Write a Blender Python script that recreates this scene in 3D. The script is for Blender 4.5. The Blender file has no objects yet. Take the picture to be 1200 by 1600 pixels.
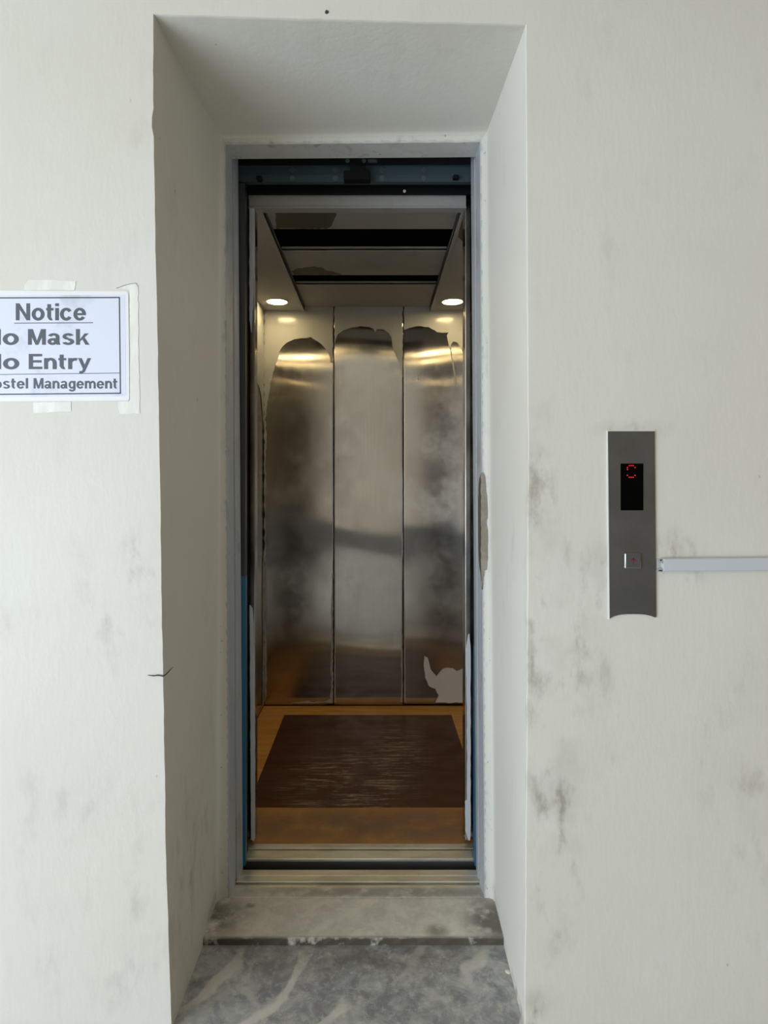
import bpy, bmesh, math, random
from mathutils import Vector

S = bpy.context.scene
COL = S.collection
random.seed(7)

# ------------------------------------------------------------------ camera
D0 = 1.43            # camera stands this far in front of the plaster wall (y = 0)
ZC = 1.20            # eye height above the car floor (z = 0)
cam_d = bpy.data.cameras.new('camera')
cam_d.sensor_fit = 'AUTO'; cam_d.sensor_width = 36.0
cam_d.lens = 36.0 * 1000.0 / 1600.0
cam_d.shift_x = (600 - 588) / 1600.0
cam_d.shift_y = -(800 - 750) / 1600.0
cam_d.clip_start = 0.05
cam = bpy.data.objects.new('camera', cam_d)
cam.location = (0, -D0, ZC); cam.rotation_euler = (math.pi / 2, 0, 0)
COL.objects.link(cam); S.camera = cam

# ------------------------------------------------------------------ world: open porch, bright to the left, building shade to the right
W = bpy.data.worlds.new('world'); S.world = W; W.use_nodes = True
wn = W.node_tree.nodes; wl = W.node_tree.links; wn.clear()
w_tc = wn.new('ShaderNodeTexCoord'); w_sep = wn.new('ShaderNodeSeparateXYZ')
w_ramp = wn.new('ShaderNodeValToRGB'); w_map = wn.new('ShaderNodeMapRange')
w_map.inputs['From Min'].default_value = 1.0; w_map.inputs['From Max'].default_value = -1.0
w_ramp.color_ramp.elements[0].position = 0.40; w_ramp.color_ramp.elements[0].color = (0.105, 0.072, 0.020, 1)
w_ramp.color_ramp.elements[1].position = 0.68; w_ramp.color_ramp.elements[1].color = (1.33, 1.34, 1.30, 1)
e = w_ramp.color_ramp.elements.new(0.52); e.color = (0.36, 0.33, 0.265, 1)
w_bg = wn.new('ShaderNodeBackground'); w_bg.inputs['Strength'].default_value = 1.5
w_out = wn.new('ShaderNodeOutputWorld')
wl.new(w_tc.outputs['Generated'], w_sep.inputs[0]); wl.new(w_sep.outputs['X'], w_map.inputs['Value'])
wl.new(w_map.outputs[0], w_ramp.inputs[0]); wl.new(w_ramp.outputs[0], w_bg.inputs['Color'])
wl.new(w_bg.outputs[0], w_out.inputs[0])

# daylight from the open left side of the porch
a_d = bpy.data.lights.new('porch_daylight', 'AREA'); a_d.shape = 'RECTANGLE'; a_d.size = 3.0; a_d.size_y = 1.5
a_d.energy = 122; a_d.color = (0.84, 1.0, 1.20)
a_o = bpy.data.objects.new('porch_daylight', a_d); COL.objects.link(a_o)
a_o.location = (-3.4, -2.8, 0.55)
a_o.rotation_euler = (Vector((0.0, 0.1, 0.55)) - Vector(a_o.location)).to_track_quat('-Z', 'Y').to_euler()

S.view_settings.view_transform = 'Standard'; S.view_settings.look = 'None'
S.view_settings.gamma = 1.0; S.view_settings.use_curve_mapping = False
S.view_settings.exposure = 0.0

# ------------------------------------------------------------------ helpers
def P(px, py, d):
    """surveyed point: bearing in the photo plus its true distance d from the lens -> metres"""
    return Vector(((px - 588) * d / 1000.0, d - D0, ZC + (750 - py) * d / 1000.0))
def PX(px, d): return (px - 588) * d / 1000.0
def PZ(py, d): return ZC + (750 - py) * d / 1000.0
def Y(d): return d - D0

def mesh_obj(name, bm, mat, parent=None, smooth=False):
    bmesh.ops.recalc_face_normals(bm, faces=bm.faces)
    me = bpy.data.meshes.new(name); bm.to_mesh(me); bm.free()
    o = bpy.data.objects.new(name, me); COL.objects.link(o)
    for m in (mat if isinstance(mat, (list, tuple)) else [mat]): me.materials.append(m)
    if parent: o.parent = parent
    if smooth:
        for p in me.polygons: p.use_smooth = True
    return o
def empty(name, loc=(0, 0, 0)):
    o = bpy.data.objects.new(name, None); COL.objects.link(o); o.location = loc; o.empty_display_size = .05
    return o
def keep(o, parent):
    """parent o but leave it where it is (parents are plain translations)"""
    o.parent = parent
    o.location = Vector(o.location) - Vector(parent.location)
    return o
def tag(o, label=None, cat=None, group=None, kind=None):
    if label: o['label'] = label
    if cat: o['category'] = cat
    if group: o['group'] = group
    if kind: o['kind'] = kind
    return o
def struct(o): o['kind'] = 'structure'; return o

def box(bm, x0, x1, y0, y1, z0, z1, bev=0.0, seg=2):
    vs = [bm.verts.new((x, y, z)) for z in (z0, z1) for y in (y0, y1) for x in (x0, x1)]
    fs = [(0, 1, 3, 2), (4, 6, 7, 5), (0, 4, 5, 1), (2, 3, 7, 6), (0, 2, 6, 4), (1, 5, 7, 3)]
    faces = [bm.faces.new([vs[i] for i in f]) for f in fs]
    if bev > 0:
        es = list({e for f in faces for e in f.edges})
        bmesh.ops.bevel(bm, geom=es, offset=bev, segments=seg, affect='EDGES', profile=.6)
def box_obj(name, b, mat, parent=None, bev=0.0, smooth=False):
    bm = bmesh.new(); box(bm, *b, bev=bev)
    return mesh_obj(name, bm, mat, parent, smooth)
def loft(bm, rows, close_ring=False, cap=False):
    """rows: equal-length lists of points; quads between neighbouring rows"""
    V = [[bm.verts.new(p) for p in r] for r in rows]
    n = len(rows[0])
    for a, b in zip(V[:-1], V[1:]):
        for i in range(n - (0 if close_ring else 1)):
            j = (i + 1) % n
            bm.faces.new((a[i], a[j], b[j], b[i]))
    if cap:
        bm.faces.new(V[0]); bm.faces.new(V[-1])
    return V
def prism(bm, pts, off):
    """closed outline pts (3D, flat) thickened by vector off"""
    off = Vector(off)
    a = [bm.verts.new(p) for p in pts]; b = [bm.verts.new(Vector(p) + off) for p in pts]
    n = len(pts)
    f1 = bm.faces.new(a); f2 = bm.faces.new(list(reversed(b)))
    for i in range(n):
        j = (i + 1) % n
        bm.faces.new((a[j], a[i], b[i], b[j]))
    f1.normal_update(); f2.normal_update()
    bmesh.ops.triangulate(bm, faces=[f1, f2])
def jag(pts, amp, step=6.0, seed=1, closed=True):
    """split an outline (2D) into short runs and shake it, for torn edges"""
    r = random.Random(seed); out = []
    n = len(pts)
    for i in range(n if closed else n - 1):
        a, b = pts[i], pts[(i + 1) % n]
        L = math.hypot(b[0] - a[0], b[1] - a[1]); k = max(1, int(L / step))
        nx, ny = (-(b[1] - a[1]) / (L + 1e-9), (b[0] - a[0]) / (L + 1e-9))
        for q in range(k):
            t = q / k; s = (r.random() - .5) * 2 * amp * (0 if q == 0 else 1)
            out.append((a[0] + (b[0] - a[0]) * t + nx * s, a[1] + (b[1] - a[1]) * t + ny * s))
    if not closed: out.append(pts[-1])
    return out
def cyl(bm, c, axis, r, h, n=24, r2=None):
    """solid disc/cone from c along axis"""
    axis = Vector(axis).normalized(); c = Vector(c)
    u = axis.orthogonal().normalized(); v = axis.cross(u)
    r2 = r if r2 is None else r2
    ring = lambda cc, rr: [cc + (u * math.cos(2 * math.pi * i / n) + v * math.sin(2 * math.pi * i / n)) * rr for i in range(n)]
    loft(bm, [ring(c, r), ring(c + axis * h, r2)], True, True)
def lathe(bm, c, prof, n=40):
    """prof: (radius, z) about a vertical axis through c"""
    rows = [[Vector((c[0] + r * math.cos(2 * math.pi * i / n), c[1] + r * math.sin(2 * math.pi * i / n), c[2] + z)) for i in range(n)] for r, z in prof]
    loft(bm, rows, True)
def tube(bm, pts, r, n=8):
    rows = []
    for i, p in enumerate(pts):
        p = Vector(p); t = (Vector(pts[min(i + 1, len(pts) - 1)]) - Vector(pts[max(i - 1, 0)])).normalized()
        u = t.orthogonal().normalized(); v = t.cross(u); rr = r[i] if isinstance(r, (list, tuple)) else r
        rows.append([p + (u * math.cos(2 * math.pi * k / n) + v * math.sin(2 * math.pi * k / n)) * rr for k in range(n)])
    loft(bm, rows, True, True)

# ------------------------------------------------------------------ materials
class Mat:
    def __init__(s, name):
        s.m = bpy.data.materials.new(name); s.m.use_nodes = True
        s.t = s.m.node_tree; s.N = s.t.nodes; s.L = s.t.links
        s.b = s.N['Principled BSDF']
        s.tc = None
    def obj(s):
        if not s.tc:
            g = s.N.new('ShaderNodeNewGeometry'); s.tc = g.outputs['Position']
        return s.tc
    def scaled(s, sc):
        v = s.N.new('ShaderNodeVectorMath'); v.operation = 'MULTIPLY'; v.inputs[1].default_value = sc
        s.L.new(s.obj(), v.inputs[0]); return v.outputs[0]
    def noise(s, scale, detail=4, rough=.55, vec=None, dist=0.0):
        n = s.N.new('ShaderNodeTexNoise'); n.inputs['Scale'].default_value = scale; n.inputs['Detail'].default_value = detail
        n.inputs['Roughness'].default_value = rough; n.inputs['Distortion'].default_value = dist
        s.L.new(vec or s.obj(), n.inputs['Vector']); return n.outputs[0]
    def rng(s, v, a, b, c=0.0, d=1.0, smooth=True):
        r = s.N.new('ShaderNodeMapRange'); r.interpolation_type = 'SMOOTHSTEP' if smooth else 'LINEAR'
        for k, x in zip(('From Min', 'From Max', 'To Min', 'To Max'), (a, b, c, d)): r.inputs[k].default_value = x
        s.L.new(v, r.inputs['Value']); return r.outputs[0]
    def math(s, op, a, b=None):
        n = s.N.new('ShaderNodeMath'); n.operation = op
        for i, x in enumerate((a, b)):
            if x is None: continue
            if isinstance(x, (int, float)): n.inputs[i].default_value = x
            else: s.L.new(x, n.inputs[i])
        n.use_clamp = False
        return n.outputs[0]
    def mix(s, f, a, b, mode='MIX'):
        n = s.N.new('ShaderNodeMix'); n.clamp_factor = True; n.data_type = 'RGBA'; n.blend_type = mode
        for sock, x in ((n.inputs[0], f), (n.inputs[6], a), (n.inputs[7], b)):
            if isinstance(x, (int, float)): sock.default_value = x
            elif isinstance(x, tuple): sock.default_value = (*x, 1) if len(x) == 3 else x
            else: s.L.new(x, sock)
        return n.outputs[2]
    def blob(s, c, r):
        """soft-edged spot at world point c with radii r (a stain's own place and shape)"""
        a = s.N.new('ShaderNodeVectorMath'); a.operation = 'SUBTRACT'; a.inputs[1].default_value = c
        s.L.new(s.obj(), a.inputs[0])
        m = s.N.new('ShaderNodeVectorMath'); m.operation = 'DIVIDE'; m.inputs[1].default_value = r
        s.L.new(a.outputs[0], m.inputs[0])
        l = s.N.new('ShaderNodeVectorMath'); l.operation = 'LENGTH'; s.L.new(m.outputs[0], l.inputs[0])
        return s.rng(l.outputs['Value'], 1.0, 0.2, 0, 1)
    def set(s, col=None, rough=None, metal=None, **k):
        for key, x in (('Base Color', col), ('Roughness', rough), ('Metallic', metal), *[(q.replace('_', ' '), v) for q, v in k.items()]):
            if x is None: continue
            sock = s.b.inputs[key]
            if isinstance(x, (int, float)): sock.default_value = x
            elif isinstance(x, tuple): sock.default_value = (*x, 1) if len(x) == 3 else x
            else: s.L.new(x, sock)
        return s
    def bump(s, h, strength, dist=.002):
        n = s.N.new('ShaderNodeBump'); n.inputs['Strength'].default_value = strength; n.inputs['Distance'].default_value = dist
        s.L.new(h, n.inputs['Height']); s.L.new(n.outputs[0], s.b.inputs['Normal']); return s

def plain(name, col, rough=.5, metal=0.0):
    return Mat(name).set(col, rough, metal).m

def plaster_mat():
    m = Mat('dirty_plaster')
    big = m.noise(1.3, 3, .5)
    col = m.mix(m.rng(big, .35, .7), (.665, .645, .575), (.70, .688, .632))
    fine = m.noise(16, 5, .65, m.scaled((1, 1, .45)))
    patchy = m.rng(m.noise(5.0, 4, .6), .42, .68)
    spots = m.rng(fine, .50, .74)
    # dirt rubbed on by hands and loads; last row paints dark floor gaps
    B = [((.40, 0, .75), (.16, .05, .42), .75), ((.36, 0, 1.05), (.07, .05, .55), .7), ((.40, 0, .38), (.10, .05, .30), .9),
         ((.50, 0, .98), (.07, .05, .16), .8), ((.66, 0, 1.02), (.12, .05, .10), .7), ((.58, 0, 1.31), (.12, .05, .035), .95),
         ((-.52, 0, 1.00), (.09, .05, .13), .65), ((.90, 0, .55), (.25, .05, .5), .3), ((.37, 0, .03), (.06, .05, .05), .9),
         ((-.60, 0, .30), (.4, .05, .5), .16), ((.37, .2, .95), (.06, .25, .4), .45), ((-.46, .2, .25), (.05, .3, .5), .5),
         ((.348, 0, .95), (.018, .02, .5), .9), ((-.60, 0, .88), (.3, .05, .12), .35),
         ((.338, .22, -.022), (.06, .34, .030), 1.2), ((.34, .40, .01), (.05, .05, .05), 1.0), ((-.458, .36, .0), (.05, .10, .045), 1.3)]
    tot = None
    for c, r, w in B:
        v = m.math('MULTIPLY', m.blob(c, r), w)
        tot = v if tot is None else m.math('MAXIMUM', tot, v)
    grime_gaps = m.math('MULTIPLY', tot, m.math('ADD', m.math('MULTIPLY', spots, .95), m.math('MULTIPLY', patchy, .42)))
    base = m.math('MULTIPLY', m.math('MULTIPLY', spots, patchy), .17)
    g = m.math('MINIMUM', m.math('ADD', grime_gaps, base), .8)
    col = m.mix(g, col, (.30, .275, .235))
    # small dark nicks
    vor = m.N.new('ShaderNodeTexVoronoi'); vor.inputs['Scale'].default_value = 13; m.L.new(m.scaled((1, 1, .6)), vor.inputs['Vector'])
    nick = m.math('MULTIPLY', m.rng(vor.outputs['Distance'], .05, .02), m.rng(m.noise(2.3, 2), .52, .60))
    col = m.mix(m.math('MULTIPLY', nick, .55), col, (.16, .15, .13))
    h1 = m.noise(55, 3, .6, m.scaled((1, 1, .45))); h2 = m.noise(7, 4, .6)
    h = m.math('ADD', m.math('MULTIPLY', h1, .5), m.math('MULTIPLY', h2, .45))
    return m.set(col, .62).bump(h, .32, .004).m

def marble_mat(name, dark, mid, vein, stain_shade=None, sc=1.0):
    m = Mat(name)
    n1 = m.noise(15 * sc, 9, .70, dist=.5)
    n2 = m.noise(60 * sc, 6, .75, m.scaled((1, .8, 1)))
    col = m.mix(m.rng(n1, .36, .66), dark, mid)
    col = m.mix(m.math('MULTIPLY', m.rng(n2, .47, .70), .5), col, vein)
    w = m.N.new('ShaderNodeTexWave'); w.wave_type = 'BANDS'; w.bands_direction = 'X'
    mp = m.N.new('ShaderNodeMapping'); mp.inputs['Rotation'].default_value = (0, 0, math.radians(37)); m.L.new(m.obj(), mp.inputs['Vector'])
    w.inputs['Scale'].default_value = 1.9 * sc; w.inputs['Distortion'].default_value = 7; w.inputs['Detail'].default_value = 5; w.inputs['Detail Scale'].default_value = 1.5
    m.L.new(mp.outputs[0], w.inputs['Vector'])
    v = m.math('MULTIPLY', m.rng(w.outputs['Fac'], .86, .985), m.rng(m.noise(4, 3), .40, .60))
    col = m.mix(m.math('MULTIPLY', v, .75), col, vein)
    if stain_shade:
        for c, r, w_ in stain_shade:
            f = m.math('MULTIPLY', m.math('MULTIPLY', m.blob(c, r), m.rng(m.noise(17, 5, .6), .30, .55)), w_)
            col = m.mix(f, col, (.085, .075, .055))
    return m.set(col, m.rng(n2, .3, .7, .28, .5)).bump(n2, .08, .001).m

def paint_mat(name, c1, c2, rough=.42, smear=None):
    m = Mat(name)
    n = m.noise(10, 5, .6, m.scaled((1, 1, .25)))
    col = m.mix(m.rng(n, .35, .65), c1, c2)
    if smear:
        col = m.mix(m.math('MULTIPLY', m.rng(m.noise(22, 5, .65, m.scaled((1, 1, .5)), .4), .55, .68), .7), col, smear)
    sp = m.rng(m.noise(85, 2, .5), .70, .76)
    col = m.mix(m.math('MULTIPLY', sp, .6), col, (.10, .09, .08))
    return m.set(col, rough).bump(m.noise(60, 3), .12, .001).m

def steel_mat(name, col=(.50, .48, .45), rough=.15, aniso=1.0, dirt=.3, rot=0.0):
    m = Mat(name)
    grain = m.noise(260, 3, .6, m.scaled((1, 1, .012)))
    blot = m.noise(6, 6, .65)
    c = m.mix(m.rng(grain, .3, .7), tuple(x * .97 for x in col), tuple(min(1, x * 1.03) for x in col))
    c = m.mix(m.math('MULTIPLY', m.rng(blot, .50, .72), .30 * dirt), c, (.66, .63, .56))
    r = m.math('ADD', m.rng(blot, .3, .75, rough - .04, rough + .14 * dirt), 0)
    tg = m.N.new('ShaderNodeTangent'); tg.direction_type = 'UV_MAP'; tg.uv_map = 'UVMap'
    m.L.new(tg.outputs[0], m.b.inputs['Tangent'])
    return m.set(c, r, 1.0, Anisotropic=aniso, Anisotropic_Rotation=rot).m

def wood_mat(name, a, b, c_, rough, scratch=False):
    m = Mat(name)
    g = m.noise(26, 6, .65, m.scaled((.09, 1, 1)), .3)
    pl = m.N.new('ShaderNodeTexBrick'); pl.inputs['Scale'].default_value = 1.0; pl.offset = .4
    pl.inputs['Color1'].default_value = (0, 0, 0, 1); pl.inputs['Color2'].default_value = (1, 1, 1, 1); pl.inputs['Mortar'].default_value = (.5, .5, .5, 1)
    pl.inputs['Mortar Size'].default_value = .0; pl.inputs['Brick Width'].default_value = .62; pl.inputs['Row Height'].default_value = .088
    m.L.new(m.obj(), pl.inputs['Vector'])
    col = m.mix(m.rng(g, .30, .70), a, b)
    col = m.mix(m.math('MULTIPLY', pl.outputs['Color'], .35), col, c_)
    rr = m.rng(m.noise(9, 4), .3, .7, rough - .06, rough + .12)
    if scratch:
        sc = m.rng(m.noise(30, 5, .75, m.scaled((.20, 3.0, 1)), .2), .525, .59)
        sc2 = m.rng(m.noise(14, 6, .7, m.scaled((.35, 1, 1)), .6), .48, .66)
        zone = m.math('MAXIMUM', m.blob((-.11, 1.13, 0), (.37, .40, .2)), m.math('MULTIPLY', m.blob((.10, 1.42, 0), (.20, .34, .2)), .8))
        zn = m.math('MULTIPLY', zone, m.rng(m.noise(7, 4), .32, .54))
        col = m.mix(m.math('MULTIPLY', m.math('MULTIPLY', sc2, zn), .40), col, (.26, .21, .15))
        col = m.mix(m.math('MULTIPLY', m.math('MULTIPLY', sc, zn), .85), col, (.50, .42, .32))
    else:
        dust = m.math('MULTIPLY', m.blob((0, .79, 0), (1.3, .22, .2)), m.rng(m.noise(6, 5, .6), .10, .6))
        col = m.mix(m.math('MULTIPLY', dust, .95), col, (.21, .135, .085))
    return m.set(col, rr, None, Specular_IOR_Level=.22).m

def glow(name, col, strength):
    m = Mat(name); m.set((.02, .02, .02), .5, 0.0, Specular_IOR_Level=.1)
    m.b.inputs['Emission Color'].default_value = (*col, 1); m.b.inputs['Emission Strength'].default_value = strength
    return m.m

M = {}
M['plaster'] = plaster_mat()
M['marble_dark'] = marble_mat('blue_grey_marble', (.21, .22, .245), (.44, .445, .445), (.68, .66, .60),
                              [((-.05, .24, -.03), (.5, .12, .2), .5)])
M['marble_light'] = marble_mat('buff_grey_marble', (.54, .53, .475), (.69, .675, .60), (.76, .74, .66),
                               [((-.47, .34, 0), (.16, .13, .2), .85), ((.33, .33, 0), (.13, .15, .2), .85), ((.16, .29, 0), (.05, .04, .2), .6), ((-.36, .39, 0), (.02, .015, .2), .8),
                                ((0, .45, 0), (.6, .04, .2), .55), ((0, .256, -.024), (1.6, .020, .026), 1.8)])  # last spot paints the shade along the nosing into the marble
M['porch_floor'] = marble_mat('porch_stone', (.43, .43, .415), (.51, .51, .495), (.58, .57, .53))
M['shade_ceiling'] = plain('beige_shade_ceiling', (.50, .45, .36), .7)
M['parapet'] = plain('dark_parapet_stone', (.19, .185, .18), .7)
M['jamb'] = paint_mat('grey_blue_jamb_paint', (.42, .445, .475), (.47, .495, .53), .4, (.34, .33, .30))
M['frame_edge'] = paint_mat('smeared_plaster_paint', (.60, .59, .53), (.62, .61, .56), .55, (.44, .46, .48))
M['header'] = paint_mat('grey_header_paint', (.50, .50, .475), (.55, .55, .53), .45, (.33, .32, .27))
M['steel'] = steel_mat('brushed_steel')
M['steel_plain'] = plain('mill_steel', (.50, .49, .47), .34, 1.0)
M['leaf_steel'] = plain('dark_leaf_steel', (.06, .065, .072), .35, .8)
M['aluminium'] = (lambda m: m.set(m.mix(m.rng(m.noise(14, 5, .65, m.scaled((.3, 1, 1))), .40, .68), (.80, .785, .71), (.60, .57, .48)), m.rng(m.noise(30, 3), .3, .7, .32, .5), .75).m)(Mat('worn_aluminium_sill'))
M['dark_steel'] = plain('dark_sill_steel', (.16, .165, .17), .42, .8)
M['film'] = (lambda m: m.set(m.mix(m.rng(m.noise(5, 4), .35, .65), (.43, .435, .43), (.47, .475, .47)), .15, None, Specular_IOR_Level=.35).bump(m.noise(14, 3), .05, .003).m)(Mat('white_protective_film'))
M['film_daylit'] = plain('daylit_white_film', (.80, .81, .84), .4)  # lighter film copy, daylight on the low remnant put into its colour
M['ceil_film'] = (lambda m: m.set(m.mix(m.math('MULTIPLY', m.rng(m.noise(11, 5, .6), .55, .7), .4), (.36, .357, .345), (.26, .25, .225)), .55).m)(Mat('film_on_ceiling'))
M['bare'] = plain('bare_ceiling_steel', (.10, .092, .07), .5, .5)
M['post_film'] = paint_mat('white_post_film', (.62, .65, .70), (.66, .69, .74), .4)
M['blue'] = plain('blue_protective_film', (.012, .13, .24), .35)
M['black'] = Mat('black_rubber').set((.005, .005, .006), .7, 0.0, Specular_IOR_Level=.15).m
M['shaft'] = plain('sooty_shaft_concrete', (.035, .034, .033), .9)
M['car_shell'] = plain('car_outer_sheet', (.05, .05, .05), .7)
M['track'] = plain('galvanised_track_blue', (.040, .066, .080), .55, .2)
M['bolt'] = plain('zinc_bolt', (.12, .15, .165), .4, .6)
M['wood_border'] = wood_mat('tan_wood_vinyl', (.54, .26, .060), (.70, .36, .10), (.40, .18, .045), .40)
M['wood_dark'] = wood_mat('dark_wood_vinyl', (.060, .019, .006), (.105, .034, .011), (.035, .011, .004), .36, True)
M['lens'] = glow('lit_warm_lens', (1.0, .76, .38), 46.0)
M['trim_white'] = plain('white_lamp_trim', (.70, .68, .62), .4)
M['paper'] = (lambda m: m.set(m.mix(m.rng(m.noise(11, 4, .6), .52, .72), (.70, .74, .86), (.55, .59, .70)), .4).m)(Mat('laminated_paper'))
M['lamin'] = plain('clear_laminate_margin', (.80, .81, .82), .3)
M['ink'] = plain('printed_ink', (.075, .09, .115), .5)
M['ink_line'] = plain('printed_line_ink', (.035, .04, .05), .5)
M['tape'] = (lambda m: m.set(m.mix(m.rng(m.noise(34, 4, .6, m.scaled((1, 1, .35))), .4, .68), (.74, .735, .68), (.84, .84, .79)), .38).bump(m.noise(40, 3), .25, .002).m)(Mat('wrinkled_clear_tape'))
M['plate'] = (lambda m: m.set(m.mix(m.rng(m.noise(5, 5, .6), .35, .68), (.115, .113, .108), (.15, .146, .138)), m.rng(m.noise(12, 4), .3, .7, .36, .46), .55).m)(Mat('hairline_steel_plate'))
M['plate_edge'] = plain('white_paint_rim', (.72, .72, .68), .5)
M['glass'] = Mat('black_display_glass').set((.001, .001, .001), .5, 0.0, Specular_IOR_Level=.04).m
M['led'] = glow('red_led', (1.0, .01, .03), .9)
M['button'] = plain('brushed_button', (.12, .12, .13), .45, .5)
M['chrome'] = plain('chrome_rim', (.45, .45, .46), .22, 1.0)
M['arrow'] = plain('red_arrow_ink', (.20, .008, .014), .4)
M['trunk'] = plain('grey_white_pvc', (.56, .575, .62), .38)
M['trunk_base'] = plain('dirty_pvc_base', (.40, .40, .38), .5)
M['dark_mark'] = plain('dark_mark_tone', (.045, .04, .045), .6)
M['bare_patch'] = (lambda m: m.set(m.mix(m.rng(m.noise(30, 4), .4, .65), (.25, .225, .18), (.32, .29, .24)), .55, .25).m)(Mat('bare_metal_under_paint'))
M['bare_dark'] = plain('bare_metal_return', (.14, .125, .105), .5, .3)
M['lip'] = plain('thick_white_paint_edge', (.80, .80, .74), .5)
M['chip'] = plain('lime_chip', (.62, .59, .48), .7)

# ------------------------------------------------------------------ structure: plaster wall with a deep door recess
LF = [(240, 22), (240, 192), (244, 420), (249, 660), (252, 900), (256, 1090), (259, 1300), (264, 1480), (268, 1600), (269.5, 1640)]
RF = [(822, 38), (824, 400), (826, 700), (824.5, 950), (823, 1200), (821, 1480), (820, 1600), (819.5, 1640)]
def interp(pts, py):
    for (x0, y0), (x1, y1) in zip(pts[:-1], pts[1:]):
        if y0 <= py <= y1: return x0 + (x1 - x0) * (py - y0) / (y1 - y0)
    return pts[0][0] if py < pts[0][1] else pts[-1][0]
DB = 1.85
DF = D0
Z_FLOOR = -.030
Z_TOP = 2.78
NV, NH = 110, 60
rj = random.Random(3)
def wob(n, amp):
    w = []; v = 0
    for i in range(n + 1):
        v = v * .55 + (rj.random() - .5) * amp; w.append(v)
    w[0] = w[-1] = 0; return w
left_front, left_back, right_front, right_back, top_front, top_back = [], [], [], [], [], []
wl_, wr_, wt_ = wob(NV, .0012), wob(NV, .0012), wob(NH, .0012)
for i in range(NV + 1):
    t = i / NV
    py = 22 + (1640 - 22) * t
    left_front.append(Vector((PX(interp(LF, py), DF) + wl_[i], 0, PZ(py, DF))))
    py = 215 + (1420 - 215) * t
    left_back.append(Vector((PX(345 - 5 * t, DB), Y(DB), PZ(py, DB))))
    py = 38 + (1640 - 38) * t
    right_front.append(Vector((PX(interp(RF, py), DF) + wr_[i], 0, PZ(py, DF))))
    py = 208 + (1420 - 208) * t
    right_back.append(Vector((PX(760 + 12 * t, DB), Y(DB), PZ(py, DB))))
# a chip out of the left corner
for i in range(NV + 1):
    dz = abs(left_front[i].z - PZ(192, DF))
    if dz < .022: left_front[i].x -= .006 * (1 - dz / .022) * 1.2
for i in range(NH + 1):
    t = i / NH
    a, b = left_front[0], right_front[0]
    top_front.append(a.lerp(b, t) + Vector((0, 0, wt_[i])))
    top_back.append(left_back[0].lerp(right_back[0], t))
B_ = .0007
def face_edge(p, side):  # the rim on the wall face, a hair outside the arris
    return Vector((p.x - B_ if side == 'l' else p.x + B_ if side == 'r' else p.x, 0, p.z + (B_ if side == 't' else 0)))
bm = bmesh.new()
lf = [face_edge(p, 'l') for p in left_front]; rf = [face_edge(p, 'r') for p in right_front]; tf = [face_edge(p, 't') for p in top_front]
lf[0] = Vector((lf[0].x, 0, tf[0].z)); rf[0] = Vector((rf[0].x, 0, tf[-1].z))
zb = lf[-1].z; zb2 = rf[-1].z; zlow = -.16
ring = [Vector((-3.0, 0, zlow)), Vector((-3.0, 0, Z_TOP)), Vector((3.1, 0, Z_TOP)), Vector((3.1, 0, zlow)), Vector((rf[-1].x, 0, zlow))]
ring += list(reversed(rf)) + list(reversed(tf[1:-1])) + lf + [Vector((lf[-1].x, 0, zlow))]
f = bm.faces.new([bm.verts.new(p) for p in ring])
f.normal_update(); bmesh.ops.triangulate(bm, faces=[f])
struct(mesh_obj('wall_front', bm, M['plaster']))

A_L = lambda t: Vector((PX(352 + 6 * t, DB), Y(DB) + .004, PZ(225 + (1404 - 225) * t, DB)))
A_R = lambda t: Vector((PX(750 + 7 * t, DB), Y(DB) + .004, PZ(221 + (1404 - 221) * t, DB)))
def reveal(name, fr, bk, inner, side):
    rows = []
    inn = [inner(i / (len(fr) - 1)) for i in range(len(fr))]
    rows.append([face_edge(p, side) for p in fr])
    if side in 'lr': rows[0][0] = (lf if side == 'l' else rf)[0]
    else: rows[0][0], rows[0][-1] = tf[0], tf[-1]
    rows.append([p + Vector((0, B_, 0)) for p in fr])
    for k in (.02, .06, .33, .66, .90, .965):
        rows.append([a.lerp(b, k) for a, b in zip(fr, bk)])
    cor = []
    for b, q in zip(bk, inn): cor.append(b + (q - b) * .16 + Vector((0, -.003, 0)))
    rows.append(cor)
    for k in (.45, .75, 1.0):
        rows.append([b.lerp(q, k) + Vector((0, .003 * math.sin(i * 1.7 + k * 9) * .3, 0)) for i, (b, q) in enumerate(zip(bk, inn))])
    bm = bmesh.new()
    V = loft(bm, rows)
    for fce in bm.faces: fce.smooth = True
    nf = len(fr) - 1
    bm.faces.ensure_lookup_table()
    for r in range(len(rows) - 1):
        for i in range(nf):
            if r >= 8: bm.faces[r * nf + i].material_index = 1
    return struct(mesh_obj(name, bm, [M['plaster'], M['frame_edge']]))
reveal('wall_left', left_front, left_back, A_L, 'l')
reveal('wall_right', right_front, right_back, A_R, 'r')
reveal('ceiling', top_front, top_back, lambda t: A_L(0).lerp(A_R(0), t), 't')

# floors: landing stone in front and inside the recess, porch beyond
bm = bmesh.new(); box(bm, -.53, .40, -.01, Y(1.70), -.12, -.0285)
struct(mesh_obj('floor', bm, M['marble_dark']))
bm = bmesh.new(); box(bm, -5, 5.2, -7.0, -.01, -.14, -.0295)
struct(mesh_obj('floor_porch', bm, M['porch_floor']))
bm = bmesh.new(); box(bm, -3.2, 5.2, -3.0, .012, Z_TOP, Z_TOP + .15)
struct(mesh_obj('ceiling_shade', bm, M['shade_ceiling']))  # unseen slab, added to darken and warm the upper wall
bm = bmesh.new(); box(bm, -5, 5.2, -5.25, -5.05, -.03, .34); box(bm, -5, 5.2, -5.28, -5.02, .34, .38, .01)
struct(mesh_obj('wall_porch', bm, M['parapet']))

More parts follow.
